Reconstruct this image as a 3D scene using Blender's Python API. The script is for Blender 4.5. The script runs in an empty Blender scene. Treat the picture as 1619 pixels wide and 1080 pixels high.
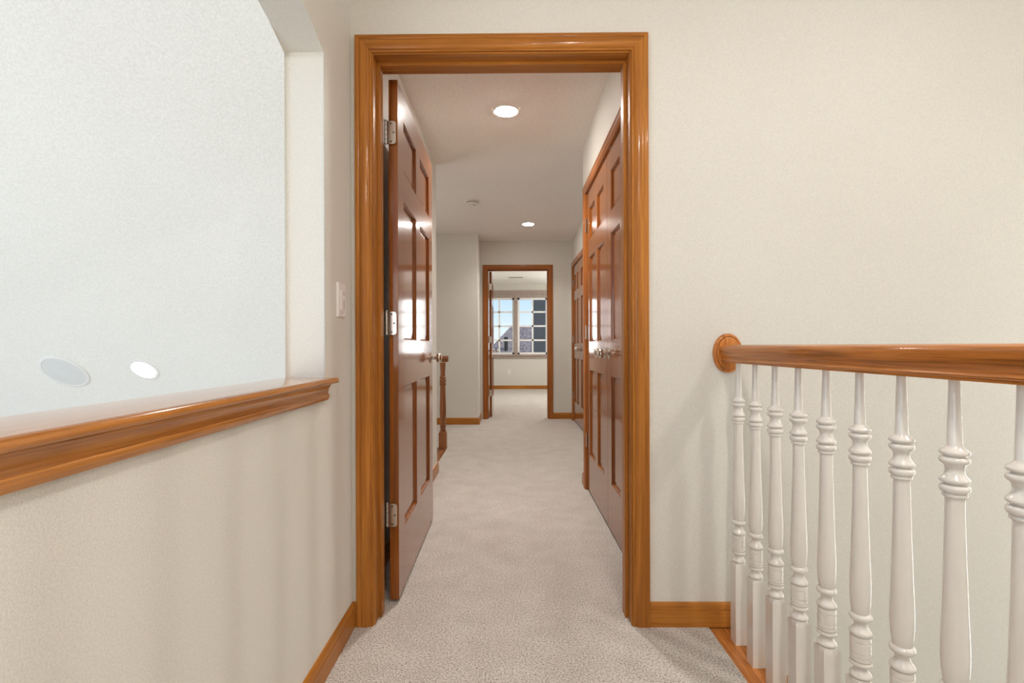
import bpy, bmesh, math, random
from mathutils import Vector, Matrix
random.seed(7)
SC = bpy.context.scene
COL = SC.collection
PI = math.pi

# ------------------------------------------------------------------ camera
FPX, PPX, PPY = 790.0, 800.3, 547.2
cam_d = bpy.data.cameras.new('camera'); cam = bpy.data.objects.new('camera', cam_d); COL.objects.link(cam)
cam_d.sensor_width = 36.0; cam_d.lens = FPX / 1619 * 36
cam_d.shift_x = (809.5 - PPX) / 1619; cam_d.shift_y = (PPY - 540) / 1619
cam_d.clip_start = 0.02; cam_d.clip_end = 300
yaw, roll = 0.0085, -0.0035
cam.matrix_world = Matrix.Translation((0, 0, 1.0)) @ Matrix.Rotation(yaw, 4, 'Z') @ Matrix.Rotation(PI / 2, 4, 'X') @ Matrix.Rotation(roll, 4, 'Z')
SC.camera = cam

# ------------------------------------------------------------------ world and exposure
w = bpy.data.worlds.new('sky'); SC.world = w; w.use_nodes = True
nt = w.node_tree; nt.nodes.clear()
tc = nt.nodes.new('ShaderNodeTexCoord'); sx = nt.nodes.new('ShaderNodeSeparateXYZ'); rp = nt.nodes.new('ShaderNodeValToRGB')
bg = nt.nodes.new('ShaderNodeBackground'); wo = nt.nodes.new('ShaderNodeOutputWorld')
nt.links.new(tc.outputs['Generated'], sx.inputs[0]); nt.links.new(sx.outputs['Z'], rp.inputs[0])
rp.color_ramp.elements[0].position = 0.0; rp.color_ramp.elements[0].color = (.86, .93, .98, 1)
rp.color_ramp.elements[1].position = 1.0; rp.color_ramp.elements[1].color = (.22, .45, .85, 1)
e = rp.color_ramp.elements.new(.03); e.color = (.80, .92, 1.0, 1)
e = rp.color_ramp.elements.new(.10); e.color = (.56, .78, 1.0, 1)
nt.links.new(rp.outputs[0], bg.inputs['Color']); bg.inputs['Strength'].default_value = 1.15
nt.links.new(bg.outputs[0], wo.inputs[0])

vs = SC.view_settings
vs.view_transform = 'Standard'; vs.look = 'None'; vs.gamma = 1.0; vs.use_curve_mapping = False; vs.exposure = -0.06
SC.cycles.max_bounces = 10; SC.cycles.diffuse_bounces = 6; SC.cycles.glossy_bounces = 5
SC.cycles.transparent_max_bounces = 12; SC.cycles.sample_clamp_indirect = 6.0

def area_light(name, loc, direction, sx_, sy_, power, color=(1, 1, 1), shape='RECTANGLE', spread=PI):
    d = bpy.data.lights.new(name, 'AREA'); d.shape = shape; d.size = sx_; d.size_y = sy_
    d.energy = power; d.color = color; d.spread = spread
    o = bpy.data.objects.new(name, d); COL.objects.link(o); o.location = loc
    o.rotation_euler = Vector(direction).to_track_quat('-Z', 'Y').to_euler()
    return o
sun_d = bpy.data.lights.new('sun', 'SUN'); sun_d.energy = 2.2; sun_d.angle = .02; sun_d.color = (1, .95, .88)
sun = bpy.data.objects.new('sun', sun_d); COL.objects.link(sun)
sun.rotation_euler = Vector((-1.0, .45, -.6)).to_track_quat('-Z', 'Y').to_euler()
# added area lights standing for unseen great-room and stairwell windows
area_light('great_room_daylight', (-3.4, -3.8, .4), (.05, 1, .12), 4.2, 3.6, 150, (1.0, .965, .90))
area_light('stair_side_daylight', (2.57, 1.5, .45), (-1, -.05, .0), .07, 2.1, 7.5, (1.0, .99, .97))
area_light('stair_daylight', (2.5, -.3, 1.15), (-1, .12, .0), .45, 1.7, 3, (1.0, .98, .95))
area_light('nook_fill', (-2.4, 4.65, 1.3), (1, -.25, .8), 1.0, 1.3, 13, (1.0, .98, .96))  # fill light added in the nook, tilted up to lift the hall ceiling
area_light('bedroom_side_fill', (2.3, 9.6, 1.5), (-1, .0, .9), 2.2, 1.3, 48, (.98, .99, 1.0))  # unseen fill added for the far room; the side wall has no window
for x_ in (-1.03, 1.29):   # daylight at the two outer casements of the far room's window
    area_light('bedroom_window_daylight', (x_, 11.76, 1.46), (0, -1, 0), .70, 1.3, 22, (1.0, 1.0, 1.0))

# ------------------------------------------------------------------ materials
def lin(c):
    def f(v):
        v /= 255.0
        return v / 12.92 if v <= .04045 else ((v + .055) / 1.055) ** 2.4
    return (f(c[0]), f(c[1]), f(c[2]), 1.0)
def mat_base(name):
    m = bpy.data.materials.new(name); m.use_nodes = True
    t = m.node_tree; b = t.nodes['Principled BSDF']
    return m, t, b
def N(t, kind, **kw):
    n = t.nodes.new(kind)
    for k, v in kw.items():
        setattr(n, k, v)
    return n
def coords(t, scale=(1, 1, 1), rnd=True, space='Object'):
    tc = N(t, 'ShaderNodeTexCoord'); mp = N(t, 'ShaderNodeMapping'); mp.inputs['Scale'].default_value = scale
    t.links.new(tc.outputs[space], mp.inputs['Vector'])
    if rnd:
        oi = N(t, 'ShaderNodeObjectInfo'); mu = N(t, 'ShaderNodeVectorMath', operation='SCALE')
        mu.inputs[0].default_value = (37.0, 19.0, 53.0); t.links.new(oi.outputs['Random'], mu.inputs['Scale'])
        t.links.new(mu.outputs[0], mp.inputs['Location'])
    return mp.outputs[0]
def noise(t, vec, scale, detail=3, rough=.5, dist=0.0):
    n = N(t, 'ShaderNodeTexNoise'); n.inputs['Scale'].default_value = scale; n.inputs['Detail'].default_value = detail
    n.inputs['Roughness'].default_value = rough; n.inputs['Distortion'].default_value = dist
    t.links.new(vec, n.inputs['Vector']); return n.outputs['Fac']
def ramp(t, fac, stops):
    r = N(t, 'ShaderNodeValToRGB'); el = r.color_ramp.elements
    while len(el) < len(stops): el.new(.5)
    for e, (p, c) in zip(el, stops): e.position = p; e.color = c
    t.links.new(fac, r.inputs[0]); return r.outputs[0]
def mixc(t, a, b, fac, mode='MULTIPLY'):
    m = N(t, 'ShaderNodeMix', data_type='RGBA', blend_type=mode)
    if isinstance(fac, (int, float)): m.inputs[0].default_value = fac
    else: t.links.new(fac, m.inputs[0])
    t.links.new(a, m.inputs[6]); t.links.new(b, m.inputs[7]); return m.outputs[2]
def bump(t, b, h, strength, dist):
    n = N(t, 'ShaderNodeBump'); n.inputs['Strength'].default_value = strength; n.inputs['Distance'].default_value = dist
    t.links.new(h, n.inputs['Height']); t.links.new(n.outputs[0], b.inputs['Normal'])
MATS = {}
def wood(kind, axis):
    key = kind + '_' + axis
    if key in MATS: return MATS[key]
    lo, mid, hi, rgh, coat = {
        'oak': ((148, 90, 34), (172, 109, 44), (188, 126, 56), .36, .28),
        'stain': ((110, 58, 17), (140, 78, 25), (156, 92, 34), .26, .8),
        'hall': ((138, 80, 36), (162, 98, 48), (178, 115, 62), .34, .4),  # the same oak, redder: backlight tint put into the colour
        'rail': ((136, 80, 34), (196, 122, 58), (216, 146, 80), .32, .5),
        'cap': ((142, 88, 40), (178, 115, 56), (202, 140, 78), .2, 1.0),
        'newel': ((108, 64, 38), (144, 92, 58), (164, 112, 74), .35, .4),
    }[kind]
    m, t, b = mat_base('wood_' + key)
    a, c = (1.1, 38.0)
    sc = {'x': (a, c, c), 'y': (c, a, c), 'z': (c, c, a)}[axis]
    v = coords(t, sc)
    f1 = noise(t, v, 1.0, 4, .55, 1.2)
    col = ramp(t, f1, [(.28, lin(lo)), (.5, lin(mid)), (.74, lin(hi))])
    sc2 = {'x': (6, 260, 260), 'y': (260, 6, 260), 'z': (260, 260, 6)}[axis]
    v2 = coords(t, sc2)
    f2 = noise(t, v2, 1.0, 2, .6)
    k = .72 if kind != 'rail' else .5
    g = ramp(t, f2, [(.32, (k, k * .95, k * .9, 1)), (.5, (1, 1, 1, 1))])
    col = mixc(t, col, g, .75)
    f3 = noise(t, coords(t, (1.3, 1.3, 1.3)), 2.0, 2)
    g3 = ramp(t, f3, [(.3, (.86, .84, .82, 1)), (.7, (1.08, 1.06, 1.04, 1))])
    col = mixc(t, col, g3, .8)
    t.links.new(col, b.inputs['Base Color'])
    b.inputs['Roughness'].default_value = rgh; b.inputs['Specular IOR Level'].default_value = .12
    b.inputs['Coat Weight'].default_value = coat; b.inputs['Coat Roughness'].default_value = .09; b.inputs['Coat IOR'].default_value = 1.45
    bump(t, b, f2, .06, .0006)
    MATS[key] = m; return m
def paint(name, c1, c2, scale, bstr, bdist, rough=.6, spec=.35, fine=1.0):
    m, t, b = mat_base(name)
    v = coords(t, (1, 1, 1), rnd=False, space='Object')
    f = noise(t, v, scale, 3, .65)
    col = ramp(t, f, [(.35, lin(c1)), (.62, lin(c2))])
    big = noise(t, v, 1.7, 2)
    col = mixc(t, col, ramp(t, big, [(.3, (.975, .97, .965, 1)), (.7, (1, 1, 1, 1))]), 1.0)
    t.links.new(col, b.inputs['Base Color']); b.inputs['Roughness'].default_value = rough
    b.inputs['Specular IOR Level'].default_value = spec
    bump(t, b, f, bstr, bdist)
    return m
def solid(name, c, rough=.4, metal=0.0, coat=0.0, spec=.5, var=.0):
    m, t, b = mat_base(name)
    v = coords(t, (1, 1, 1)); f = noise(t, v, 30, 2)
    a = lin(c); k = 1 - max(var, .03)
    col = ramp(t, f, [(.3, (a[0] * k, a[1] * k, a[2] * k, 1)), (.7, a)])
    t.links.new(col, b.inputs['Base Color'])
    b.inputs['Roughness'].default_value = rough; b.inputs['Metallic'].default_value = metal
    b.inputs['Coat Weight'].default_value = coat; b.inputs['Specular IOR Level'].default_value = spec
    return m
def emit(name, c, s):
    m = bpy.data.materials.new(name); m.use_nodes = True; t = m.node_tree; t.nodes.clear()
    e = N(t, 'ShaderNodeEmission'); o = N(t, 'ShaderNodeOutputMaterial'); e.inputs[0].default_value = (*c, 1); e.inputs[1].default_value = s
    t.links.new(e.outputs[0], o.inputs[0]); return m
def glass(name):
    m = bpy.data.materials.new(name); m.use_nodes = True; t = m.node_tree; t.nodes.clear()
    tr = N(t, 'ShaderNodeBsdfTransparent'); gl = N(t, 'ShaderNodeBsdfGlossy'); mx = N(t, 'ShaderNodeMixShader'); fr = N(t, 'ShaderNodeFresnel'); o = N(t, 'ShaderNodeOutputMaterial')
    gl.inputs['Roughness'].default_value = .02; fr.inputs[0].default_value = 1.35; tr.inputs[0].default_value = (.97, .985, .98, 1)
    t.links.new(fr.outputs[0], mx.inputs[0]); t.links.new(tr.outputs[0], mx.inputs[1]); t.links.new(gl.outputs[0], mx.inputs[2]); t.links.new(mx.outputs[0], o.inputs[0])
    return m
def carpet():
    m, t, b = mat_base('carpet')
    v = coords(t, (1, 1, 1), rnd=False)
    f = noise(t, v, 170, 3, .7)
    col = ramp(t, f, [(.33, lin((108, 98, 90))), (.44, lin((188, 180, 171))), (.60, lin((230, 222, 214)))])
    f2 = noise(t, v, 7, 3, .6)
    col = mixc(t, col, ramp(t, f2, [(.32, (.88, .87, .86, 1)), (.66, (1.0, 1.0, 1.0, 1))]), 1.0)
    t.links.new(col, b.inputs['Base Color']); b.inputs['Roughness'].default_value = .95
    b.inputs['Specular IOR Level'].default_value = .1; b.inputs['Sheen Weight'].default_value = .15
    bump(t, b, f, .9, .006)
    return m
M = {}
M['wall'] = paint('wall_paper', (210, 206, 197), (224, 221, 213), 330, .35, .0012, .55, .4)
M['ceil'] = paint('ceiling_texture', (233, 228, 223), (247, 243, 239), 120, .5, .003, .9, .1)
M['vault'] = paint('vault_texture', (234, 230, 221), (245, 241, 234), 120, .45, .003, .85, .15)
M['carpet'] = carpet()
M['white'] = solid('white_enamel', (228, 222, 214), .2, coat=.8)
M['plate'] = solid('white_plastic', (236, 230, 226), .35)
M['plate_dark'] = solid('grey_plastic', (170, 165, 160), .45)
M['slot'] = solid('dark_slot', (60, 56, 52), .6)
M['nickel'] = solid('brushed_nickel', (214, 209, 202), .22, metal=1.0)
M['nickel_dk'] = solid('screw_metal', (96, 88, 78), .4, metal=1.0)
M['lens'] = emit('lamp_lens', (1, .96, .9), 9.0)
M['trimring'] = solid('lamp_trim', (236, 232, 226), .5)
M['grille'] = solid('speaker_cloth', (222, 221, 217), .9)
M['sash'] = solid('white_sash', (252, 252, 252), .4)
M['wframe'] = paint('flare_greyed_window_wood', (158, 142, 132), (178, 162, 152), 40, .05, .0005, .5, .4)  # stained wood, with backlight flare put into its greyed colour
M['glass'] = glass('window_glass')
M['shingle'] = paint('roof_shingles', (120, 100, 96), (186, 164, 158), 5.0, .2, .01, .9, .1)
M['siding'] = solid('dark_grey_siding', (78, 78, 82), .8)
M['brickfar'] = solid('brick', (150, 96, 80), .9, var=.3)
M['black'] = solid('black_metal', (26, 26, 28), .5)
M['grass'] = solid('grass', (96, 110, 70), .95, var=.4)
M['vent'] = solid('grey_register', (150, 146, 140), .6)

# ------------------------------------------------------------------ geometry helpers
def link_mesh(name, bm, mat, parent=None, origin=None, smooth=False, angle=None):
    """links bm (world coordinates) as one object with its origin at the base of its bounding box"""
    bmesh.ops.recalc_face_normals(bm, faces=bm.faces[:])
    if origin is None:
        xs = [v.co.x for v in bm.verts]; ys = [v.co.y for v in bm.verts]; zs = [v.co.z for v in bm.verts]
        origin = Vector(((min(xs) + max(xs)) / 2, (min(ys) + max(ys)) / 2, min(zs)))
    origin = Vector(origin)
    bmesh.ops.translate(bm, verts=bm.verts[:], vec=-origin)
    me = bpy.data.meshes.new(name); bm.to_mesh(me); bm.free()
    me.materials.append(mat)
    if smooth:
        for p in me.polygons: p.use_smooth = True
        if angle is not None: me.set_sharp_from_angle(angle=math.radians(angle))
    o = bpy.data.objects.new(name, me); COL.objects.link(o)
    place(o, origin, parent)
    return o
WORLD = {}
def place(o, wloc, parent):
    WORLD[o.name] = Vector(wloc)
    if parent is not None:
        o.parent = parent; o.location = Vector(wloc) - WORLD[parent.name]
    else: o.location = wloc
def thing(name, loc, label=None, cat=None, group=None, kind=None, parent=None):
    o = bpy.data.objects.new(name, None); o.empty_display_size = .05; COL.objects.link(o); place(o, Vector(loc), parent)
    return tag(o, label, cat, group, kind)
def tag(o, label=None, cat=None, group=None, kind=None):
    if label: o['label'] = label
    if cat: o['category'] = cat
    if group: o['group'] = group
    if kind: o['kind'] = kind
    return o
def box(bm, x0, x1, y0, y1, z0, z1, bev=0.0, seg=2):
    r = bmesh.ops.create_cube(bm, size=1.0)
    vs_ = r['verts']
    bmesh.ops.scale(bm, verts=vs_, vec=(x1 - x0, y1 - y0, z1 - z0))
    bmesh.ops.translate(bm, verts=vs_, vec=((x0 + x1) / 2, (y0 + y1) / 2, (z0 + z1) / 2))
    if bev > 0:
        ed = list({e for v in vs_ for e in v.link_edges})
        bmesh.ops.bevel(bm, geom=ed, offset=bev, segments=seg, affect='EDGES', profile=.5)
    return bm
def boxes(*a):
    bm = bmesh.new()
    for b in a: box(bm, *b)
    return bm
def part_box(name, b, mat, parent, bev=0.0, smooth=False):
    bm = bmesh.new(); box(bm, *b, bev=bev)
    return link_mesh(name, bm, mat, parent)
def sweep(secs, closed=True, caps=True):
    """loft a list of equally long vertex rings"""
    bm = bmesh.new(); rows = [[bm.verts.new(p) for p in s] for s in secs]; n = len(rows[0])
    for a, b in zip(rows, rows[1:]):
        for i in range(n if closed else n - 1):
            j = (i + 1) % n
            bm.faces.new((a[i], a[j], b[j], b[i]))
    if caps:
        bm.faces.new(rows[0][::-1]); bm.faces.new(rows[-1])
    return bm
def lathe(prof, c, axis='z', seg=24, cap=True):
    """prof: list of (radius, distance along axis)"""
    secs = []
    for r, h in prof:
        ring = []
        for k in range(seg):
            a = 2 * PI * k / seg; p, q = r * math.cos(a), r * math.sin(a)
            if axis == 'z': ring.append((c[0] + p, c[1] + q, c[2] + h))
            elif axis == 'x': ring.append((c[0] + h, c[1] + p, c[2] + q))
            elif axis == '-x': ring.append((c[0] - h, c[1] + p, c[2] + q))
            elif axis == 'y': ring.append((c[0] + p, c[1] + h, c[2] + q))
            elif axis == '-y': ring.append((c[0] + p, c[1] - h, c[2] + q))
        secs.append(ring)
    return sweep(secs, True, cap)
def poly_extrude(pts, f0, f1):
    bm = bmesh.new()
    a = [bm.verts.new(f0(p)) for p in pts]; b = [bm.verts.new(f1(p)) for p in pts]
    bm.faces.new(a); bm.faces.new(b[::-1]); n = len(pts)
    for i in range(n):
        j = (i + 1) % n; bm.faces.new((a[i], b[i], b[j], a[j]))
    return bm

# ------------------------------------------------------------------ the shell
D0, D0B = 1.79, 1.92           # doorway wall front / back
CEIL = 2.44
XW = -.57                      # half wall face on the landing
HL, HR, HR2 = -.586, .53, .84  # hall left wall, closet wall, recessed closet wall
DF, DFB = 6.85, 6.97           # far wall
WR = 11.6                      # window wall of the far room
JL, JR, JT = -.489, .429, 2.048   # jamb faces of the doorway

bm = boxes((-.57, .70, -1.6, D0, -.05, 0), (-.586, .53, D0, 3.63, -.05, 0), (-.586, .84, 3.63, 3.96, -.05, 0),
           (-.625, .84, 3.96, 4.95, -.05, 0), (-2.5, .84, 4.95, 6.38, -.05, 0), (-.41, .84, 6.38, DF, -.05, 0), (-2.2, 2.4, DF, WR, -.05, 0), (.53, 1.22, 1.97, 3.52, -.05, 0), (.84, 1.5, 5.3, DF, -.05, 0))
tag(link_mesh('floor', bm, M['carpet'], origin=(0, 0, 0)), 'pale beige cut-pile carpet running from the landing down the hallway', 'carpet', kind='structure')

# doorway wall with its opening
pts = [(-.691, 0), (-.691, CEIL), (2.6, CEIL), (2.6, -2.7), (.447, -2.7), (.447, 2.066), (-.507, 2.066), (-.507, 0)]
bm = poly_extrude(pts, lambda p: (p[0], D0, p[1]), lambda p: (p[0], D0B, p[1]))
tag(link_mesh('wall_front', bm, M['wall'], origin=(0, 0, 0)), 'beige papered wall that the main wood-cased doorway is set in', 'wall', kind='structure')

# half wall with the arched opening to the great room
arch = []
ya, yb, zs, rise = 1.542, -1.1, 1.912, .165
c_ = (ya - yb) / 2; R = (c_ * c_ + rise * rise) / (2 * rise); ym = (ya + yb) / 2; zc = zs + rise - R
for k in range(0, 25):
    y = yb + (ya - yb) * k / 24
    arch.append((y, zc + math.sqrt(R * R - (y - ym) ** 2)))
pts = [(D0, 0), (D0, CEIL), (-1.6, CEIL), (-1.6, .886), (yb, .886)] + arch + [(ya, .885), (-1.6, .885), (-1.6, 0)]
bm = poly_extrude(pts, lambda p: (XW, p[0], p[1]), lambda p: (XW - .121, p[0], p[1]))
ed = [e for e in bm.edges if abs(e.verts[0].co.x - e.verts[1].co.x) < 1e-6 and
      all(yb - .001 <= v.co.y <= ya + .001 and v.co.z > .884 for v in e.verts) and
      not all(v.co.z < .9 for v in e.verts)]
bmesh.ops.bevel(bm, geom=ed, offset=.014, segments=4, affect='EDGES', profile=.5)
tag(link_mesh('wall_left', bm, M['wall'], origin=(0, 0, 0), smooth=True, angle=35), 'beige wall on the left with a wide arched opening above a half wall', 'wall', kind='structure')

def wall_box(name, label, *bx):
    return tag(link_mesh(name, boxes(*bx), M['wall'], origin=(0, 0, 0)), label, 'wall', kind='structure')
wall_box('wall_hall_left', 'hallway wall that the open panelled door stands against', (-.70, HL, D0B, 3.96, 0, CEIL))
NC0, NC1 = 2.02, 3.47          # near closet opening
wall_box('wall_hall_right', 'hallway wall around the nearer pair of closet doors', (HR, HR + .11, D0B, NC0 - .018, 0, CEIL),
         (HR, HR + .11, NC1 + .018, 3.63, 0, CEIL), (HR, HR + .11, NC0 - .018, NC1 + .018, 2.066, CEIL), (HR + .11, HR2 + .11, 3.52, 3.63, 0, CEIL))
FC0, FC1 = 5.44, 6.67          # far closet opening
wall_box('wall_hall_right_recess', 'set-back hallway wall around the farther pair of closet doors', (HR2, HR2 + .11, 3.63, FC0 - .018, 0, CEIL),
         (HR2, HR2 + .11, FC1 + .018, DF, 0, CEIL), (HR2, HR2 + .11, FC0 - .018, FC1 + .018, 2.066, CEIL))
FJL, FJR, FJT = -.313, .518, 2.048
pts = [(-.41, 0), (-.41, CEIL), (HR2 + .11, CEIL), (HR2 + .11, 0), (FJR + .018, 0), (FJR + .018, 2.066), (FJL - .018, 2.066), (FJL - .018, 0)]
bm = poly_extrude(pts, lambda p: (p[0], DF, p[1]), lambda p: (p[0], DFB, p[1]))
tag(link_mesh('wall_back', bm, M['wall'], origin=(0, 0, 0)), 'far hallway wall around the doorway to the bright room', 'wall', kind='structure')
bm = boxes((-2.5, -.41, 6.38, DFB, 0, CEIL))
bev = [e for e in bm.edges if all(abs(v.co.x + .41) < 1e-5 and abs(v.co.y - 6.38) < 1e-5 for v in e.verts)]
bmesh.ops.bevel(bm, geom=bev, offset=.012, segments=3, affect='EDGES', profile=.5)
tag(link_mesh('wall_back_left', bm, M['wall'], origin=(0, 0, 0)), 'projecting taupe wall corner beside the far doorway', 'wall', kind='structure')
wall_box('wall_stair_side', 'side wall of the stair nook behind the open door', (-2.62, -2.5, 3.84, DFB, -2.0, CEIL), (-2.5, -.70, 3.84, 3.96, -2.0, CEIL))
# far room
WX0, WX1, WZ0, WZ1 = -1.46, 1.72, .79, 2.22
wall_box('wall_far_room', 'pale wall of the far room around the wide grid window', (-2.3, WX0, WR, WR + .14, 0, CEIL), (WX1, 2.5, WR, WR + .14, 0, CEIL),
         (WX0, WX1, WR, WR + .14, 0, WZ0), (WX0, WX1, WR, WR + .14, WZ1, CEIL))
wall_box('wall_far_room_side', 'side walls of the far room', (-2.3, -2.2, DFB, WR, 0, CEIL), (2.4, 2.5, DFB, WR, 0, CEIL), (HR2 + .11, 2.4, DF, DFB, 0, CEIL))
wall_box('wall_right', 'plain beige wall on the open side of the stairwell', (2.6, 2.7, -1.6, D0B, -2.7, CEIL))

def ceiling(label, *bx, mat=None):
    return tag(link_mesh('ceiling', boxes(*bx), mat or M['ceil'], origin=(0, 0, 0)), label, 'ceiling', kind='structure')
ceiling('textured ceiling above the landing', (-.80, 2.7, -1.6, D0B, CEIL, CEIL + .1))
ceiling('textured hallway ceiling with two round downlights', (-2.62, HR2 + .2, D0B, DFB, CEIL, CEIL + .1))
ceiling('white ceiling of the far room', (-2.3, 2.5, DFB, WR + .14, CEIL, CEIL + .1), mat=M['vault'])
wall_box('wall_landing_rear', 'plain beige wall behind the landing', (-.691, 2.7, -1.72, -1.6, -2.7, CEIL))
wall_box('wall_closets', 'inside walls of the two hallway closets', (1.22, 1.30, D0B, 3.52, 0, CEIL), (HR + .11, 1.30, D0B, 1.97, 0, CEIL), (1.5, 1.58, 5.3, DF, 0, CEIL), (HR2 + .11, 1.5, 5.22, 5.3, 0, CEIL))
# vaulted great-room ceiling: Z = 4.12 - 1.07 Y
zy = lambda y: 4.12 - 1.07 * y
pts = [(3.78, zy(3.78)), (-.6, zy(-.6)), (-.6, zy(-.6) + .15), (3.78, zy(3.78) + .15)]
bm = poly_extrude(pts, lambda p: (-.701, p[0], p[1]), lambda p: (-6.5, p[0], p[1]))
tag(link_mesh('ceiling_vault', bm, M['vault'], origin=(0, 0, 0)), 'white textured sloping ceiling seen through the arched opening', 'ceiling', kind='structure')
bm = boxes((-6.5, -.701, 3.70, 3.82, -2.7, .10))
tag(link_mesh('wall_great_room', bm, M['vault'], origin=(0, 0, 0)), 'low wall below the sloping great-room ceiling', 'wall', kind='structure')
tag(link_mesh('floor_great_room', boxes((-6.5, -.691, -3.9, 3.70, -2.75, -2.7)), M['carpet'], origin=(0, 0, 0)), 'carpeted great-room floor one storey below', 'floor', kind='structure')

# ------------------------------------------------------------------ trim profiles
BASE_P = [(0, 0), (.0135, 0), (.0135, .0575), (.0112, .0590), (.0112, .0605), (.0130, .0630), (.0116, .0700), (.0086, .0775), (.0050, .0825), (.0020, .0850), (0, .085)]  # (out, up)
def baseboard(name, label, p0, p1, nrm, m0=0, m1=0):
    """p0->p1 along the wall, nrm points into the room; m0/m1 = +1 lengthens (outer corner), -1 shortens with depth (inner corner)"""
    p0, p1 = Vector((*p0, 0)), Vector((*p1, 0)); d = (p1 - p0).normalized(); n = Vector((*nrm, 0))
    s0 = [p0 + n * o - d * (m0 * o) + Vector((0, 0, z)) for o, z in BASE_P]
    s1 = [p1 + n * o + d * (m1 * o) + Vector((0, 0, z)) for o, z in BASE_P]
    ax = 'x' if abs(d.x) > .5 else 'y'
    return tag(link_mesh(name, sweep([s0, s1]), wood('oak', ax)), label, 'baseboard', kind='structure')
baseboard('baseboard_left', 'oak baseboard along the half wall below the ledge', (XW, -1.6), (XW, D0), (1, 0), 0, -1)
baseboard('baseboard_front_left', 'short oak baseboard stub between the half wall and the left door casing', (XW, D0), (-.552, D0), (0, -1), -1, 0)
baseboard('baseboard_front_right', 'oak baseboard between the right door casing and the white balusters', (.492, D0), (.80, D0), (0, -1))
baseboard('baseboard_hall_left', 'oak baseboard just beyond the open hallway door', (HL, D0B + .02), (HL, 3.96), (1, 0), 0, 1)
baseboard('baseboard_hall_left_end', 'oak baseboard return at the end of the hallway wall', (HL, 3.96), (-.62, 3.96), (0, 1), 1, 0)
baseboard('baseboard_hall_corner', 'short oak baseboard past the nearer closet doors', (HR, NC1 + .075), (HR, 3.63), (-1, 0), 0, 1)
baseboard('baseboard_hall_return', 'oak baseboard on the return wall behind the nearer closet', (HR, 3.63), (HR2, 3.63), (0, 1), 1, -1)
baseboard('baseboard_recess', 'oak baseboard along the set-back hallway wall', (HR2, 3.63), (HR2, FC0 - .075), (-1, 0), -1, 0)
baseboard('baseboard_back_right', 'oak baseboard right of the far doorway', (FJR + .062, DF), (HR2, DF), (0, -1), 0, -1)
baseboard('baseboard_back_left', 'oak baseboard under the projecting taupe wall beside the newel post', (-2.5, 6.38), (-.41, 6.38), (0, -1), 0, 1)
baseboard('baseboard_back_side', 'oak baseboard on the narrow side of the projecting wall', (-.41, 6.38), (-.41, DF), (1, 0), 1, -1)
baseboard('baseboard_far_room', 'oak baseboard below the window of the far room', (-2.2, WR), (2.4, WR), (0, -1))

CASE_P = [(0, 0), (0, .008), (.0015, .0095), (.004, .010), (.006, .0095), (.0075, .0085), (.0095, .0105), (.012, .0125), (.017, .0145), (.024, .0162),
          (.031, .0170), (.037, .0168), (.041, .0155), (.0425, .0145), (.0445, .0165), (.049, .0175), (.0545, .0172), (.058, .0155), (.058, 0)]  # (across from inner edge, out)
def casing(parent, fn, s0, s1, top, axis_h, kind='oak'):
    """fn(s, z, out) -> world; legs and head with mitred corners"""
    prof = CASE_P
    a = [fn(s0 - u, 0, v) for u, v in prof]; b = [fn(s0 - u, top + u, v) for u, v in prof]
    link_mesh('side_casing', sweep([a, b]), wood(kind, 'z'), parent, smooth=True, angle=40)
    a = [fn(s1 + u, 0, v) for u, v in prof]; b = [fn(s1 + u, top + u, v) for u, v in prof]
    link_mesh('side_casing', sweep([a, b]), wood(kind, 'z'), parent, smooth=True, angle=40)
    a = [fn(s0 - u, top + u, v) for u, v in prof]; b = [fn(s1 + u, top + u, v) for u, v in prof]
    link_mesh('head_casing', sweep([a, b]), wood(kind, axis_h), parent, smooth=True, angle=40)
def frame(name, label, fn, fnb, s0, s1, top, d0, d1, axis_h, stop=None, kind='oak'):
    """door frame: casing on the viewer's side, jamb boards and door stops. fn(s,z,out); depth d runs into the wall"""
    t = thing(name, fn((s0 + s1) / 2, 0, 0), label, 'door frame', kind='structure')
    casing(t, fn, s0 - .005, s1 + .005, top + .005, axis_h, kind)
    if fnb: casing(t, fnb, s0 - .005, s1 + .005, top + .005, axis_h, kind)
    def bx(nm, sa, sb, za, zb, da, db, ax, bev=.0008):
        p, q = Vector(fn(sa, za, -da)), Vector(fn(sb, zb, -db)); bm = bmesh.new()
        box(bm, min(p.x, q.x), max(p.x, q.x), min(p.y, q.y), max(p.y, q.y), za, zb, bev=bev)
        link_mesh(nm, bm, wood(kind, ax), t)
    bx('jamb', s0 - .018, s0, 0, top + .018, d0, d1, 'z'); bx('jamb', s1, s1 + .018, 0, top + .018, d0, d1, 'z')
    bx('head_jamb', s0, s1, top, top + .018, d0, d1, axis_h)
    if stop:
        a, b = stop
        bx('door_stop', s0, s0 + .011, 0, top - .011, a, b, 'z'); bx('door_stop', s1 - .011, s1, 0, top - .011, a, b, 'z')
        bx('head_stop', s0, s1, top - .011, top, a, b, axis_h)
    return t
front_fn = lambda s, z, o: (s, D0 - o, z)
frame('trim_1', 'honey oak casing and jamb of the large near doorway', front_fn, lambda s, z, o: (s, D0B + o, z), JL, JR, JT, -.001, D0B - D0 + .001, 'x', stop=(.05, .092))
frame('trim_2', 'oak casing of the small doorway at the end of the hallway', lambda s, z, o: (s, DF - o, z), None, FJL, FJR, FJT, -.001, DFB - DF + .001, 'x', stop=(.045, .083), kind='hall')
frame('trim_3', 'oak casing around the nearer pair of closet doors', lambda s, z, o: (HR - o, s, z), None, NC0, NC1, 2.048, -.001, .11, 'y', kind='hall')
frame('trim_4', 'oak casing around the farther pair of closet doors', lambda s, z, o: (HR2 - o, s, z), None, FC0, FC1, 2.048, -.001, .11, 'y', kind='hall')

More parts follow.
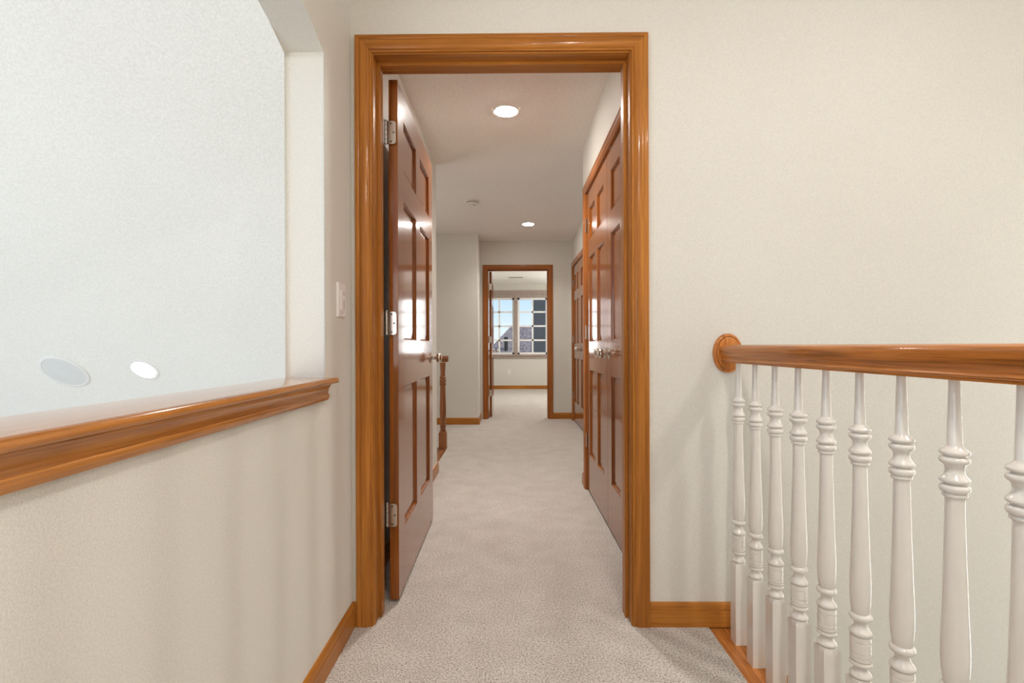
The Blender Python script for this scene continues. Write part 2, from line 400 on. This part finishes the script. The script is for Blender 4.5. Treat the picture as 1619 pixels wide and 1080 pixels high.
# ledge cap on the half wall
t = thing('trim_5', (XW, 0, .838), 'glossy oak ledge cap with moulded apron on top of the half wall', 'ledge', kind='structure')
def capsec(y):
    x0, x1 = -.535, -.703; zt, zb = .905, .886; r = .0095
    pts = [(x1, y, zb), (x1, y, zt - .004), (x1 - 0 + .004, y, zt)]
    for k in range(7):
        a = PI / 2 - PI * k / 6
        pts.append((x0 - r + r * math.cos(a), y, (zt + zb) / 2 + r * math.sin(a)))
    return pts
link_mesh('cap_board', sweep([capsec(-1.6), capsec(ya - .001)]), wood('cap', 'y'), t, smooth=True, angle=40)
# the nose runs a little past the opening as a horn
bm = bmesh.new()
s = [p for p in capsec(0) if p[0] > -.56]
sec = lambda y: [(-.5695, y, .886), (-.5695, y, .905)] + [(p[0], y, p[2]) for p in s]
link_mesh('cap_horn', sweep([sec(ya - .001), sec(ya + .012)]), wood('cap', 'y'), t, smooth=True, angle=40)
AP = [(0, .886), (.0225, .886), (.0225, .8838), (.0205, .8815), (.0170, .8765), (.0145, .8700), (.0132, .8630), (.0130, .8565), (.0160, .8560), (.0172, .8540), (.0172, .8500), (.0160, .8450), (.0132, .8405), (.0120, .8380), (0, .838)]
link_mesh('apron', sweep([[(XW + o, -1.6, z) for o, z in AP], [(XW + o, 1.522, z) for o, z in AP]]), wood('cap', 'y'), t, smooth=True, angle=30)

# hardwood nosing boards at the two stair openings
bm = boxes((.70, .845, -1.6, D0 - .0005, -.04, -.004)); ed = [e for e in bm.edges if all(abs(v.co.x - .845) < 1e-5 for v in e.verts)]
bmesh.ops.bevel(bm, geom=ed, offset=.012, segments=3, affect='EDGES', profile=.5)
tag(link_mesh('trim_6', bm, wood('rail', 'y')), 'varnished oak floor board that the white balusters stand on', 'floor board', kind='structure')
tag(link_mesh('trim_7', boxes((-.72, -.6255, 3.975, 4.95, -.04, -.002)), wood('newel', 'y')), 'oak nosing board at the stair edge below the newel post', 'floor board', kind='structure')
tag(link_mesh('wall_stair_skirt', boxes((.70, .83, -1.6, D0, -2.7, -.05)), M['wall'], origin=(0, 0, 0)), 'plain wall face below the landing edge in the stairwell', 'wall', kind='structure')
bm = bmesh.new()
for k in range(4): box(bm, -.72 - .26 * (k + 1), -.72 - .26 * k, 3.96, 4.95, -1.2, -.18 * (k + 1))
tag(link_mesh('stairs', bm, M['carpet'], origin=(0, 0, 0)), 'carpeted steps going down behind the newel post', 'stairs', kind='structure')

# ------------------------------------------------------------------ hardware
def rounded_plate(w_, h_, r, th, corners=(1, 1, 1, 1)):
    """outline in (a,b): a 0..w, b 0..h; order of corners: (0,0),(w,0),(w,h),(0,h)"""
    out = []
    for i, (cx, cy, a0) in enumerate(((0, 0, PI), (w_, 0, 1.5 * PI), (w_, h_, 0), (0, h_, .5 * PI))):
        if not corners[i]: out.append((cx, cy)); continue
        ox = cx + (r if cx == 0 else -r); oy = cy + (r if cy == 0 else -r)
        for k in range(6):
            a = a0 + PI / 2 * k / 5; out.append((ox + r * math.cos(a), oy + r * math.sin(a)))
    return out
def hinge(parent, zc, P, along, out, knuckle_only=False):
    """P(z): pin position; along: unit vector of the leaf on the door edge; out: face normal of that leaf"""
    h = .09; pin = Vector(P); t = thing('hinge', (pin.x, pin.y, zc - h / 2), parent=parent)
    for k in range(5):
        z0 = zc - h / 2 + h * k / 5
        bm = lathe([(.0045, .0006), (.0058, .0012), (.0058, h / 5 - .0012), (.0045, h / 5 - .0006)], (pin.x, pin.y, z0), seg=12)
        link_mesh('knuckle', bm, M['nickel'], t, smooth=True, angle=40)
    link_mesh('pin_tip', lathe([(.002, 0), (.0062, .001), (.0062, .004), (.003, .006)], (pin.x, pin.y, zc + h / 2), seg=12), M['nickel'], t, smooth=True, angle=40)
    if knuckle_only: return t
    al, on = Vector(along), Vector(out)
    base = Vector((pin.x, pin.y, zc - h / 2))
    o2 = rounded_plate(.040, h, .012, 0, (0, 1, 1, 0))
    f = lambda p, e: base + al * p[0] + Vector((0, 0, p[1])) + on * e
    link_mesh('leaf', poly_extrude(o2, lambda p: f(p, .0), lambda p: f(p, .0022)), M['nickel'], t)
    for a, b in ((.021, .010), (.031, .045), (.021, .080)):
        q = f((a, b), .0022)
        ax = '-y' if abs(on.y) > .5 else 'x'
        link_mesh('screw', lathe([(.0036, -.0002), (.0036, .0004), (.002, .0006)], q, ax, seg=10), M['nickel_dk'], t, smooth=True, angle=40)
    return t
KNOB = [(.0, 0), (.031, 0), (.031, .003), (.027, .0065), (.015, .009), (.0105, .012), (.0095, .022), (.0105, .029), (.017, .033), (.0235, .038), (.0265, .045), (.0265, .051), (.023, .058), (.014, .0625), (.0, .064)]
def knob(parent, pos, axis):
    k = thing('knob', pos, parent=parent)
    link_mesh('rosette', lathe([(max(r, .0002), h) for r, h in KNOB[:6]], pos, axis), M['nickel'], k, smooth=True, angle=40)
    link_mesh('grip', lathe([(max(r, .0002), h) for r, h in KNOB[5:]], pos, axis), M['nickel'], k, smooth=True, angle=40)
    return k

# ------------------------------------------------------------------ six-panel doors
def panel_mesh(w_, h_, th=.035):
    """raised panel seen from both sides, local: a along door (0..w), d through thickness (0..th), z 0..h"""
    bm = bmesh.new()
    # rings: (inset, depth from face)
    prof = [(0, .0), (.0015, .0008), (.0045, .0030), (.0070, .0080), (.0085, .0125), (.0110, .0125), (.0300, .0108), (.0305, .0100)]
    for side in (0, 1):
        rows = []
        for ins, dep in prof:
            d = dep if side == 0 else th - dep
            rows.append([bm.verts.new((ins, d, ins)), bm.verts.new((w_ - ins, d, ins)), bm.verts.new((w_ - ins, d, h_ - ins)), bm.verts.new((ins, d, h_ - ins))])
        for a, b in zip(rows, rows[1:]):
            for i in range(4):
                j = (i + 1) % 4; bm.faces.new((a[i], a[j], b[j], b[i]))
        bm.faces.new(rows[-1])
        if side == 0: first = rows[0]
        else:
            for i in range(4):
                j = (i + 1) % 4; bm.faces.new((first[i], rows[0][i], rows[0][j], first[j]))
    return bm
def door_leaf(parent, W, H, stile, mull, T, M4, kind='stain', th=.035):
    """leaf built in local space (a along X, thickness Y 0..th, Z up) and placed with matrix M4 under parent"""
    k = H / 2.03
    zr = [0, .250 * k, .826 * k, 1.016 * k, 1.586 * k, 1.702 * k, 1.916 * k, H]   # bottom rail, panel, lock rail, panel, rail, panel, top rail
    pw = (W - 2 * stile - mull) / 2
    def add(name, bm, mat):
        bmesh.ops.recalc_face_normals(bm, faces=bm.faces[:])
        xs = [v.co for v in bm.verts]
        o_ = Vector(((min(c.x for c in xs) + max(c.x for c in xs)) / 2, (min(c.y for c in xs) + max(c.y for c in xs)) / 2, min(c.z for c in xs)))
        bmesh.ops.translate(bm, verts=bm.verts[:], vec=-o_)
        me = bpy.data.meshes.new(name); bm.to_mesh(me); bm.free(); me.materials.append(mat)
        o = bpy.data.objects.new(name, me); COL.objects.link(o); o.parent = parent
        o.matrix_local = M4 @ Matrix.Translation(o_)
        return o
    ch = .0008
    for x in (0, W - stile):
        bm = bmesh.new(); box(bm, x, x + stile, 0, th, 0, H, bev=ch, seg=1); add('stile', bm, wood(kind, 'z'))
    for a, b in ((0, 1), (2, 3), (4, 5), (6, 7)):
        bm = bmesh.new(); box(bm, stile, W - stile, 0.0001, th - .0001, zr[a], zr[b], bev=ch * .5, seg=1); add('rail', bm, wood(kind, 'x'))
    for a, b in ((1, 2), (3, 4), (5, 6)):
        bm = bmesh.new(); box(bm, stile + pw, stile + pw + mull, 0.0001, th - .0001, zr[a], zr[b], bev=ch * .5, seg=1); add('mullion', bm, wood(kind, 'z'))
        for x in (stile, stile + pw + mull):
            bm = panel_mesh(pw, zr[b] - zr[a], th); bmesh.ops.translate(bm, verts=bm.verts[:], vec=(x, 0, zr[a])); add('panel', bm, wood(kind, 'z'))

HZ = (1.83, 1.09, .345)
# main door, opened flat along the hall
DX0, DX1, DY0, DW, DH = -.472, -.437, 1.944, .912, 2.026
d1 = thing('door_1', ((DX0 + DX1) / 2, DY0 + DW / 2, .014), 'glossy six-panel wooden door standing wide open on the left of the near doorway', 'door', kind='structure')
MM = Matrix(((0, -1, 0, DX1 - (DX0 + DX1) / 2), (1, 0, 0, -DW / 2), (0, 0, 1, 0), (0, 0, 0, 1)))
MM = Matrix.Translation((0, -DW / 2, 0)) @ Matrix.Rotation(.011, 4, 'Z') @ Matrix.Translation((0, DW / 2, 0)) @ MM   # swung a touch past square
door_leaf(d1, DW, DH, .112, .108, .035, MM)
for z in HZ:
    h = hinge(d1, z, (-.4815, 1.936, 0), (1, 0, 0), (0, -1, 0))
    # leaf let into the jamb
    o2 = rounded_plate(.034, .09, .012, 0, (0, 1, 1, 0)); base = Vector((JL, D0B + .004, z - .045))
    f = lambda p, e_: base + Vector((e_, -p[0], p[1]))
    link_mesh('jamb_leaf', poly_extrude(o2, lambda p: f(p, .0), lambda p: f(p, .002)), M['nickel'], h)
knob(d1, (DX1 - .0093, DY0 + DW - .068, .936), 'x'); knob(d1, (DX0 - .0093, DY0 + DW - .068, .936), '-x')

def closet(name, labels, X, y0, y1, stile, mull, kcat):
    """two leaves in a wall at x = X facing -x"""
    ymid = (y0 + y1) / 2; W = (y1 - y0) / 2 - .0035
    out = []
    for k, (ya_, lab) in enumerate(((y0 + .002, labels[0]), (ymid + .0015, labels[1]))):
        d = thing(name, (X + .0195, ya_ + W / 2, .014), lab, 'door', group=kcat, kind='structure')
        MM = Matrix(((0, 1, 0, -.0175), (1, 0, 0, -W / 2), (0, 0, 1, 0), (0, 0, 0, 1)))
        door_leaf(d, W, 2.026, stile, mull, .035, MM)
        ky = ya_ + W - .055 if k == 0 else ya_ + .055
        knob(d, (X + .002, ky, .958), '-x')
        for z in HZ:
            hinge(d, z, (X - .0035, y0 - .001 if k == 0 else y1 + .001, 0), (0, 0, 0), (0, 0, 0), True)
        cy = ya_ + W - .10 if k == 0 else ya_ + .10
        bm = boxes((X - .001, X + .012, cy - .022, cy + .022, 2.0405, 2.0435))
        link_mesh('catch_plate', bm, M['nickel'], d)
        out.append(d)
    return out
closet('door_2', ('wooden six-panel closet door nearest the doorway on the right', 'wooden six-panel closet door hinged at the far side of the nearer closet'), HR, NC0, NC1, .10, .085, 'nearer closet doors')
closet('door_3', ('nearer leaf of the pair of closet doors at the end of the hallway', 'farther leaf of the pair of closet doors at the end of the hallway'), HR2, FC0, FC1, .09, .075, 'farther closet doors')
# far room door, opened into the room
fdx = FJL + .018
d4 = thing('door_4', (fdx + .0175, DFB + .018 + .41, .014), 'wooden door seen edge-on, open into the bright far room', 'door', kind='structure')
MM = Matrix(((0, -1, 0, .0175), (1, 0, 0, -.41), (0, 0, 1, 0), (0, 0, 0, 1)))
door_leaf(d4, .82, 2.026, .112, .1, .035, MM)
for z in HZ: hinge(d4, z, (fdx - .0075, DFB + .011, 0), (1, 0, 0), (0, -1, 0))
knob(d4, (fdx + .035, DFB + .018 + .76, .936), 'x')

# ------------------------------------------------------------------ stair railing
BP = [(.0083, .95), (.0083, .93), (.0112, .826), (.0118, .824), (.0150, .8205), (.0202, .8165), (.0216, .8140), (.0212, .8110), (.0195, .8092), (.0150, .8080), (.0150, .8060), (.0200, .8045), (.0216, .8010), (.0214, .7980), (.0196, .7950), (.0160, .7920), (.0140, .7870), (.0136, .7820), (.0146, .7765),
      (.0180, .7710), (.0207, .7685), (.0216, .7660), (.0212, .7630), (.0195, .7612), (.0150, .7600), (.0150, .7580), (.0200, .7565), (.0216, .7530), (.0214, .7490), (.0200, .7455), (.0160, .7430), (.0176, .7415), (.0178, .7385), (.0170, .7365), (.0138, .7345),
      (.0142, .70), (.0160, .62), (.0186, .53), (.0206, .475), (.0207, .455), (.0196, .43), (.0172, .4125), (.0158, .4095), (.0200, .4080), (.0218, .4045), (.0218, .4005), (.0200, .3970), (.0155, .3955), (.0128, .3925), (.0124, .3880), (.0128, .3830), (.0160, .3770),
      (.0200, .3725), (.0216, .3695), (.0216, .3660), (.0200, .3635), (.0165, .3625), (.0165, .3610), (.0200, .3600), (.0204, .3500), (.0190, .3492), (.0190, .3478), (.0204, .3470), (.0204, .3260), (.0188, .3252), (.0188, .3238), (.0204, .3230), (.0204, .3160), (.0188, .3152), (.0188, .3138), (.0204, .3130), (.0200, .3080), (.0160, .3065),
      (.0160, .3055), (.0205, .3045), (.0217, .3015), (.0214, .2985), (.0195, .2965), (.0150, .2950), (.0126, .2915), (.0132, .2870), (.0170, .2820), (.0205, .2785), (.0217, .2755), (.0212, .2725), (.0160, .2705), (.0160, .2695), (.0190, .2680), (.0198, .2640)]
def baluster_mesh():
    bm = bmesh.new(); seg = 24; zb = -.004; hs = .020
    rows = []
    for r, z in BP: rows.append([bm.verts.new((r * math.cos(2 * PI * (k + .5) / seg), r * math.sin(2 * PI * (k + .5) / seg), z - zb)) for k in range(seg)])
    def sq(z0, dz):
        ring = []
        for k in range(seg):
            a = 2 * PI * (k + .5) / seg; c, s_ = math.cos(a), math.sin(a); q = hs / max(abs(c), abs(s_))
            m_ = min(abs(c), abs(s_)) / max(abs(c), abs(s_))
            if m_ > .7: c = math.copysign(.70711, c); s_ = math.copysign(.70711, s_); q = hs / .70711; m_ = 1
            ring.append(bm.verts.new((q * c, q * s_, z0 + dz * (m_ ** 2) - zb)))
        return ring
    rows.append(sq(.2510, .0120)); rows.append(sq(.2500, .0115)); rows.append(sq(zb, 0))
    for a, b in zip(rows, rows[1:]):
        for i in range(seg):
            j = (i + 1) % seg; bm.faces.new((a[i], a[j], b[j], b[i]))
    bm.faces.new(rows[0]); bm.faces.new(rows[-1][::-1])
    bmesh.ops.recalc_face_normals(bm, faces=bm.faces[:])
    me = bpy.data.meshes.new('baluster'); bm.to_mesh(me); bm.free(); me.materials.append(M['white'])
    for p in me.polygons: p.use_smooth = True
    me.set_sharp_from_angle(angle=math.radians(50))
    return me
rl = thing('stair_railing', (.77, 0, -.004), 'stair railing with oak handrail and white turned balusters at the right', 'railing')
bme = baluster_mesh(); YB = [1.696 - .1175 * k for k in range(13)]
for y in YB:
    o = bpy.data.objects.new('baluster', bme); COL.objects.link(o); place(o, (.77, y, -.004), rl)
HP = [(.0, .0015), (.012, .001), (.020, -.0005), (.0255, -.0030), (.0292, -.0075), (.0310, -.0135), (.0308, -.0200), (.0292, -.0290), (.0262, -.0370), (.0235, -.0420), (.0228, -.0445), (.0240, -.0462), (.0270, -.0475), (.0285, -.0500), (.0280, -.0525), (.0262, -.0540), (.0240, -.0550), (.0236, -.060)]
ring = [(x, z) for x, z in HP] + [(-x, z) for x, z in HP[::-1][:-1]]
link_mesh('handrail', sweep([[(.77 + x, -1.5, 1.0 + z) for x, z in ring], [(.77 + x, D0 - .016, 1.0 + z) for x, z in ring]]), wood('rail', 'y'), rl, smooth=True, angle=35)
secs = []
for k_, d_ in ((1.0, 0), (1.0, .008), (.985, .011), (.94, .0135), (.87, .0145), (.855, .0115), (.83, .0115), (.815, .0165), (.77, .0185), (.02, .0190)):
    secs.append([(.773 + .052 * k_ * math.cos(2 * PI * i / 40), D0 - .0002 - d_, .972 + .070 * (k_ if k_ > .5 else .02) * math.sin(2 * PI * i / 40)) for i in range(40)])
tag(link_mesh('rosette', sweep(secs), wood('rail', 'z'), rl, smooth=True, angle=35), 'oval oak wall rosette')

# newel at the stair nook
nx, ny = -.665, 4.90
nw = thing('newel_post', (nx, ny, -.002), 'turned wooden newel post with a rail end beside the open door', 'newel post')
NP = [(.0372, .155), (.034, .165), (.024, .170), (.030, .176), (.030, .186), (.022, .190), (.026, .200), (.029, .215), (.029, .235), (.024, .240), (.029, .246), (.029, .256), (.023, .262), (.026, .275), (.030, .31), (.0315, .36), (.030, .44), (.027, .54), (.025, .615), (.030, .620), (.033, .628), (.031, .640), (.025, .646), (.031, .652), (.033, .664), (.030, .676), (.025, .682), (.031, .688), (.031, .700), (.024, .706), (.0225, .74), (.026, .80), (.029, .84)]
link_mesh('shaft', lathe(NP, (nx, ny, 0), seg=20), wood('newel', 'z'), nw, smooth=True, angle=35)
part_box('base_block', (nx - .038, nx + .038, ny - .038, ny + .038, -.002, .157), wood('newel', 'z'), nw, bev=.004)
ring2 = [(x * 1.15, z) for x, z in ring]
link_mesh('rail_end', sweep([[(nx - 1.3, ny + x, .905 + z) for x, z in ring2], [(nx + .045, ny + x, .905 + z) for x, z in ring2], [(nx + .056, ny + x * .8, .903 + z * .8) for x, z in ring2]]), wood('newel', 'x'), nw, smooth=True, angle=35)

# ------------------------------------------------------------------ switches and outlets
def cover(name, label, pos, nx_, kind, cat, group=None, scale=1.0):
    """cover plate; nx_ = 'x' faces +x, '-y' faces -y; pos is the centre on the wall"""
    c = Vector(pos); t = thing(name, (c.x, c.y, c.z - .058), label, cat, group)
    def F(a, b, e_):
        return (c.x + e_, c.y - a, c.z + b) if nx_ == 'x' else (c.x + a, c.y - e_, c.z + b)
    def slab(nm, a0, a1, b0, b1, e0, e1, mat, r=.003, par=None, inset=0.0):
        o2 = rounded_plate(a1 - a0, b1 - b0, r, 0); secs = []
        mid = ((a0 + a1) / 2, (b0 + b1) / 2)
        for e_, k in ((e0, 1.0), (e1 - inset, 1.0), (e1, 1.0 - inset * 26)):
            secs.append([F(mid[0] + (a0 + p[0] - mid[0]) * k, mid[1] + (b0 + p[1] - mid[1]) * k, e_) for p in o2])
        return link_mesh(nm, sweep(secs), mat, par or t)
    slab('plate', -.035, .035, -.0575, .0575, .0002, .0075, M['plate'], .004, inset=.002)
    if kind == 'dimmer':
        p = slab('rocker', -.0165, .0165, -.033, .033, .0076, .0098, M['plate'], .002, inset=.0006)
        slab('slider_slot', -.014, -.006, -.030, .030, .0098, .0102, M['plate_dark'], .001, p)
        slab('slider', -.0155, -.0045, .004, .016, .0102, .0125, M['plate'], .001, p)
        slab('lower_notch', -.008, .008, -.043, -.041, .0076, .0082, M['plate_dark'], .0005)
    elif kind == 'switch':
        slab('rocker', -.0165, .0165, -.033, .033, .0076, .0105, M['plate'], .002, inset=.0008)
    else:
        for b in (-.02, .02):
            p = slab('receptacle', -.0165, .0165, b - .014, b + .014, .0076, .0090, M['plate'], .010, inset=.0004)
            slab('slot', -.0085, -.006, b - .002, b + .006, .0090, .0092, M['slot'], .0005, p); slab('slot', .006, .0085, b - .002, b + .006, .0090, .0092, M['slot'], .0005, p)
    return t
cover('dimmer_switch', 'white dimmer switch on the wall left of the large doorway', (XW, 1.668, 1.155), 'x', 'dimmer', 'light switch')
cover('wall_switch', 'white wall switch on the narrow wall face left of the far doorway', (-.41, 6.60, 1.19), 'x', 'switch', 'light switch')
cover('wall_outlet', 'white outlet low on the narrow wall face left of the far doorway', (-.41, 6.58, .38), 'x', 'outlet', 'outlet')
cover('wall_outlet', 'white outlet on the far room wall below the window', (-.03, WR, .40), '-y', 'outlet', 'outlet')

# ------------------------------------------------------------------ ceiling fixtures
def downlight(pos, label, power, M3=None, r=.086, group='recessed downlights', color=(1, .968, .915), dome=.002, beam=None):
    """recessed lamp facing local -Z; M3 rotates it for the sloping ceiling"""
    t = thing('recessed_downlight', pos, label, 'ceiling light', group)
    t.rotation_euler = M3.to_euler() if M3 else (0, 0, 0)
    def add(nm, bm, mat):
        bmesh.ops.recalc_face_normals(bm, faces=bm.faces[:])
        me = bpy.data.meshes.new(nm); bm.to_mesh(me); bm.free(); me.materials.append(mat)
        for p in me.polygons: p.use_smooth = True
        me.set_sharp_from_angle(angle=math.radians(40))
        o = bpy.data.objects.new(nm, me); COL.objects.link(o); o.parent = t; return o
    ringp = [(r, -.0003), (r, -.003), (r * .96, -.005), (r * .80, -.005), (r * .76, -.0035), (r * .76, -.0003)]
    bm = lathe(ringp, (0, 0, 0), seg=40, cap=False); add('trim_ring', bm, M['trimring'])
    bm = lathe([(r * .765, -.0006), (r * .74, -.005 - dome * .15), (r * .62, -.005 - dome * .5), (r * .40, -.005 - dome * .82), (r * .18, -.005 - dome * .97), (.001, -.005 - dome)], (0, 0, 0), seg=32)
    # bulb face: power spread over the dome, radiance = P / (pi * area)
    A = PI * (r * .765) ** 2 * 1.16
    mt = emit('bulb_face', color, power * (.42 if beam else 1.0) / (PI * A)); add('lens', bm, mt)
    if beam:   # floodlight bulb with a limited beam
        area_light('downlight_lamp', Vector(pos) + Vector((0, 0, -.018)), (0, 0, -1), r * 1.4, r * 1.4, power * .58, color, 'DISK', beam)
    return t
downlight((-.022, 3.06, CEIL), 'glowing recessed downlight nearest the large doorway in the hallway ceiling', 25, beam=2.25, dome=.008)
downlight((.215, 5.9, CEIL), 'small glowing recessed downlight near the far hallway doorway', 15, beam=2.25, dome=.008)
downlight((.40, -.05, CEIL), 'recessed downlight in the landing ceiling just above the viewer', 21, dome=.03)
downlight((1.65, .5, CEIL), 'recessed downlight over the stairwell', 15, dome=.03)
downlight((.2, -1.1, CEIL), 'recessed downlight in the landing ceiling behind the viewer', 14, dome=.03)
nv = Vector((0, -1.07, -1)).normalized()
M3 = Vector((0, 0, -1)).rotation_difference(nv).to_matrix()
pl = Vector((-2.246, 3.044, zy(3.044)))
pl2 = Vector((-2.745, 3.054, zy(3.054)))
downlight(pl, 'glowing recessed downlight on the sloping white ceiling next to the round speaker', 2.5, M3, r=.088)
sp = thing('ceiling_speaker', pl2, 'round grey ceiling speaker on the sloping white ceiling', 'speaker')
sp.rotation_euler = M3.to_euler()
def add_local(nm, bm, mat, par):
    bmesh.ops.recalc_face_normals(bm, faces=bm.faces[:])
    me = bpy.data.meshes.new(nm); bm.to_mesh(me); bm.free(); me.materials.append(mat)
    for p in me.polygons: p.use_smooth = True
    me.set_sharp_from_angle(angle=math.radians(40))
    o = bpy.data.objects.new(nm, me); COL.objects.link(o); o.parent = par; return o
add_local('bezel', lathe([(.136, -.0003), (.136, -.005), (.132, -.008), (.119, -.008), (.1165, -.004)], (0, 0, 0), seg=48, cap=False), M['trimring'], sp)
add_local('grille', lathe([(.1175, -.001), (.1170, -.0055), (.08, -.0075), (.001, -.0085)], (0, 0, 0), seg=48), M['grille'], sp)
sd = thing('smoke_detector', (-.375, 4.96, CEIL), 'small round white smoke detector on the hallway ceiling', 'smoke detector')
def sdp(nm, prof, mat, c=(0, 0, 0)): return add_local(nm, lathe(prof, c, seg=32), mat, sd)
sdp('base', [(.070, -.0002), (.070, -.010), (.066, -.012)], M['plate'])
sdp('vent_band', [(.056, -.012), (.056, -.022)], M['plate_dark'])
sdp('cover', [(.064, -.022), (.064, -.030), (.056, -.038), (.030, -.042), (.001, -.0425)], M['plate'])
sdp('button', [(.010, -.042), (.010, -.045), (.001, -.046)], M['plate_dark'], (.02, -.02, 0))
av = thing('air_register', (.12, 10.45, CEIL), 'slim grey air register on the far room ceiling', 'air vent')
part_box('frame', (-.04, .28, 10.39, 10.51, CEIL - .006, CEIL - .0004), M['trimring'], av, bev=.002)
for k in range(5): part_box('slat', (-.025, .265, 10.402 + .021 * k, 10.412 + .021 * k, CEIL - .012, CEIL - .006), M['vent'], av)
# lamp added out of view beside the doorway to brighten the far room
fl = thing('far_room_fill_lamp', (1.45, 9.2, CEIL), 'added flush ceiling lamp that brightens the far room, unseen to the right of the doorway', 'ceiling light')
add_local('glass_bowl', lathe([(.17, -.012), (.17, -.03), (.14, -.065), (.08, -.085), (.001, -.09)], (0, 0, 0), seg=32), M['lens'], fl)
add_local('canopy', lathe([(.18, -.0003), (.18, -.012), (.17, -.014)], (0, 0, 0), seg=32), M['nickel'], fl)
area_light('far_room_fill', (1.45, 9.2, CEIL - .10), (0, 0, -1), .3, .3, 34, (1, .97, .93), 'DISK')

# ------------------------------------------------------------------ window of the far room
wn = thing('window_1', (.13, WR, WZ0), 'wide four-part casement window with white grids in the far room', 'window', kind='structure')
SW = .70; PITCH = .775; WC = [.13 + (k - 1.5) * PITCH for k in range(4)]
part_box('head_casing', (WX0 - .07, WX1 + .07, WR - .018, WR, WZ1 - .005, WZ1 + .07), M['wframe'], wn, bev=.003)
part_box('sill', (WX0 - .09, WX1 + .09, WR - .045, WR + .05, WZ0 - .02, WZ0 + .015), M['wframe'], wn, bev=.004)
part_box('apron', (WX0 - .07, WX1 + .07, WR - .018, WR, WZ0 - .085, WZ0 - .02), M['wframe'], wn, bev=.003)
for a, b in ((WX0 - .07, WX0 + .005), (WX1 - .005, WX1 + .07)): part_box('side_casing', (a, b, WR - .018, WR, WZ0 + .015, WZ1 - .005), M['wframe'], wn, bev=.003)
part_box('head_jamb', (WX0, WX1, WR, WR + .12, WZ1 - .10, WZ1 - .005), M['wframe'], wn)
for k in range(3):
    xm = (WC[k] + WC[k + 1]) / 2; part_box('mullion_post', (xm - .040, xm + .040, WR - .012, WR + .10, WZ0 + .015, WZ1 - .10), M['wframe'], wn, bev=.003)
gz0, gz1 = WZ0 + .015, WZ1 - .10
for c in WC:
    s = thing('sash', (c, WR + .06, gz0), parent=wn); h2 = SW / 2
    for bx_ in ((c - h2, c - h2 + .045, WR + .04, WR + .085, gz0, gz1), (c + h2 - .045, c + h2, WR + .04, WR + .085, gz0, gz1), (c - h2, c + h2, WR + .04, WR + .085, gz0, gz0 + .045), (c - h2, c + h2, WR + .04, WR + .085, gz1 - .045, gz1)):
        part_box('sash_bar', bx_, M['sash'], s)
    for k in range(1, 4):
        z = gz0 + (gz1 - gz0) * k / 4; part_box('muntin', (c - h2 + .045, c + h2 - .045, WR + .05, WR + .075, z - .019, z + .019), M['sash'], s)
    part_box('muntin', (c - .019, c + .019, WR + .05, WR + .075, gz0 + .045, gz1 - .045), M['sash'], s)
    part_box('pane', (c - h2 + .04, c + h2 - .04, WR + .0605, WR + .0635, gz0 + .04, gz1 - .04), M['glass'], s)

# ------------------------------------------------------------------ outside
tag(link_mesh('ground', boxes((-60, 60, 12.4, 120, -3.4, -3.2)), M['grass'], origin=(0, 60, -3.4)), 'lawn between the houses outside the window', 'lawn', kind='structure')
hs = thing('neighbour_house', (4.5, 42, -3.2), 'neighbouring house with hip roof of mottled pinkish shingles outside the window', 'house')
part_box('wall', (-1.6, 11, 37.4, 46.6, -3.2, .2), M['brickfar'], hs)
bm = bmesh.new()
a, b, c, d, r0, r1 = [bm.verts.new(p) for p in ((-2.2, 36.8, .1), (11.6, 36.8, .1), (11.6, 47.2, .1), (-2.2, 47.2, .1), (.0, 42, 2.62), (9.0, 42, 2.62))]
for f in ((a, b, r1, r0), (b, c, r1), (c, d, r0, r1), (d, a, r0), (a, d, c, b)): bm.faces.new(f)
link_mesh('roof', bm, M['shingle'], hs)
link_mesh('vent_pipe', lathe([(.14, 0), (.14, 1.05), (.17, 1.06), (.17, 1.12), (.02, 1.15)], (-.33, 38.0, .55), seg=14), M['black'], hs)
ch = thing('chimney_chase', (1.5, 16.4, -3.2), 'tall dark grey clad chimney stack outside the window', 'chimney')
def chs(z, x0): return [(x0, 16.0, z), (2.3, 16.0, z), (2.3, 16.9, z), (x0, 16.9, z)]
for k in range(22):
    z0 = -3.2 + .32 * k; f = lambda z: .66 + (z + .2) * .035
    link_mesh('cladding_course', sweep([chs(z0, f(z0) - .015), chs(z0 + .318, f(z0 + .318) + .005)]), M['siding'], ch)
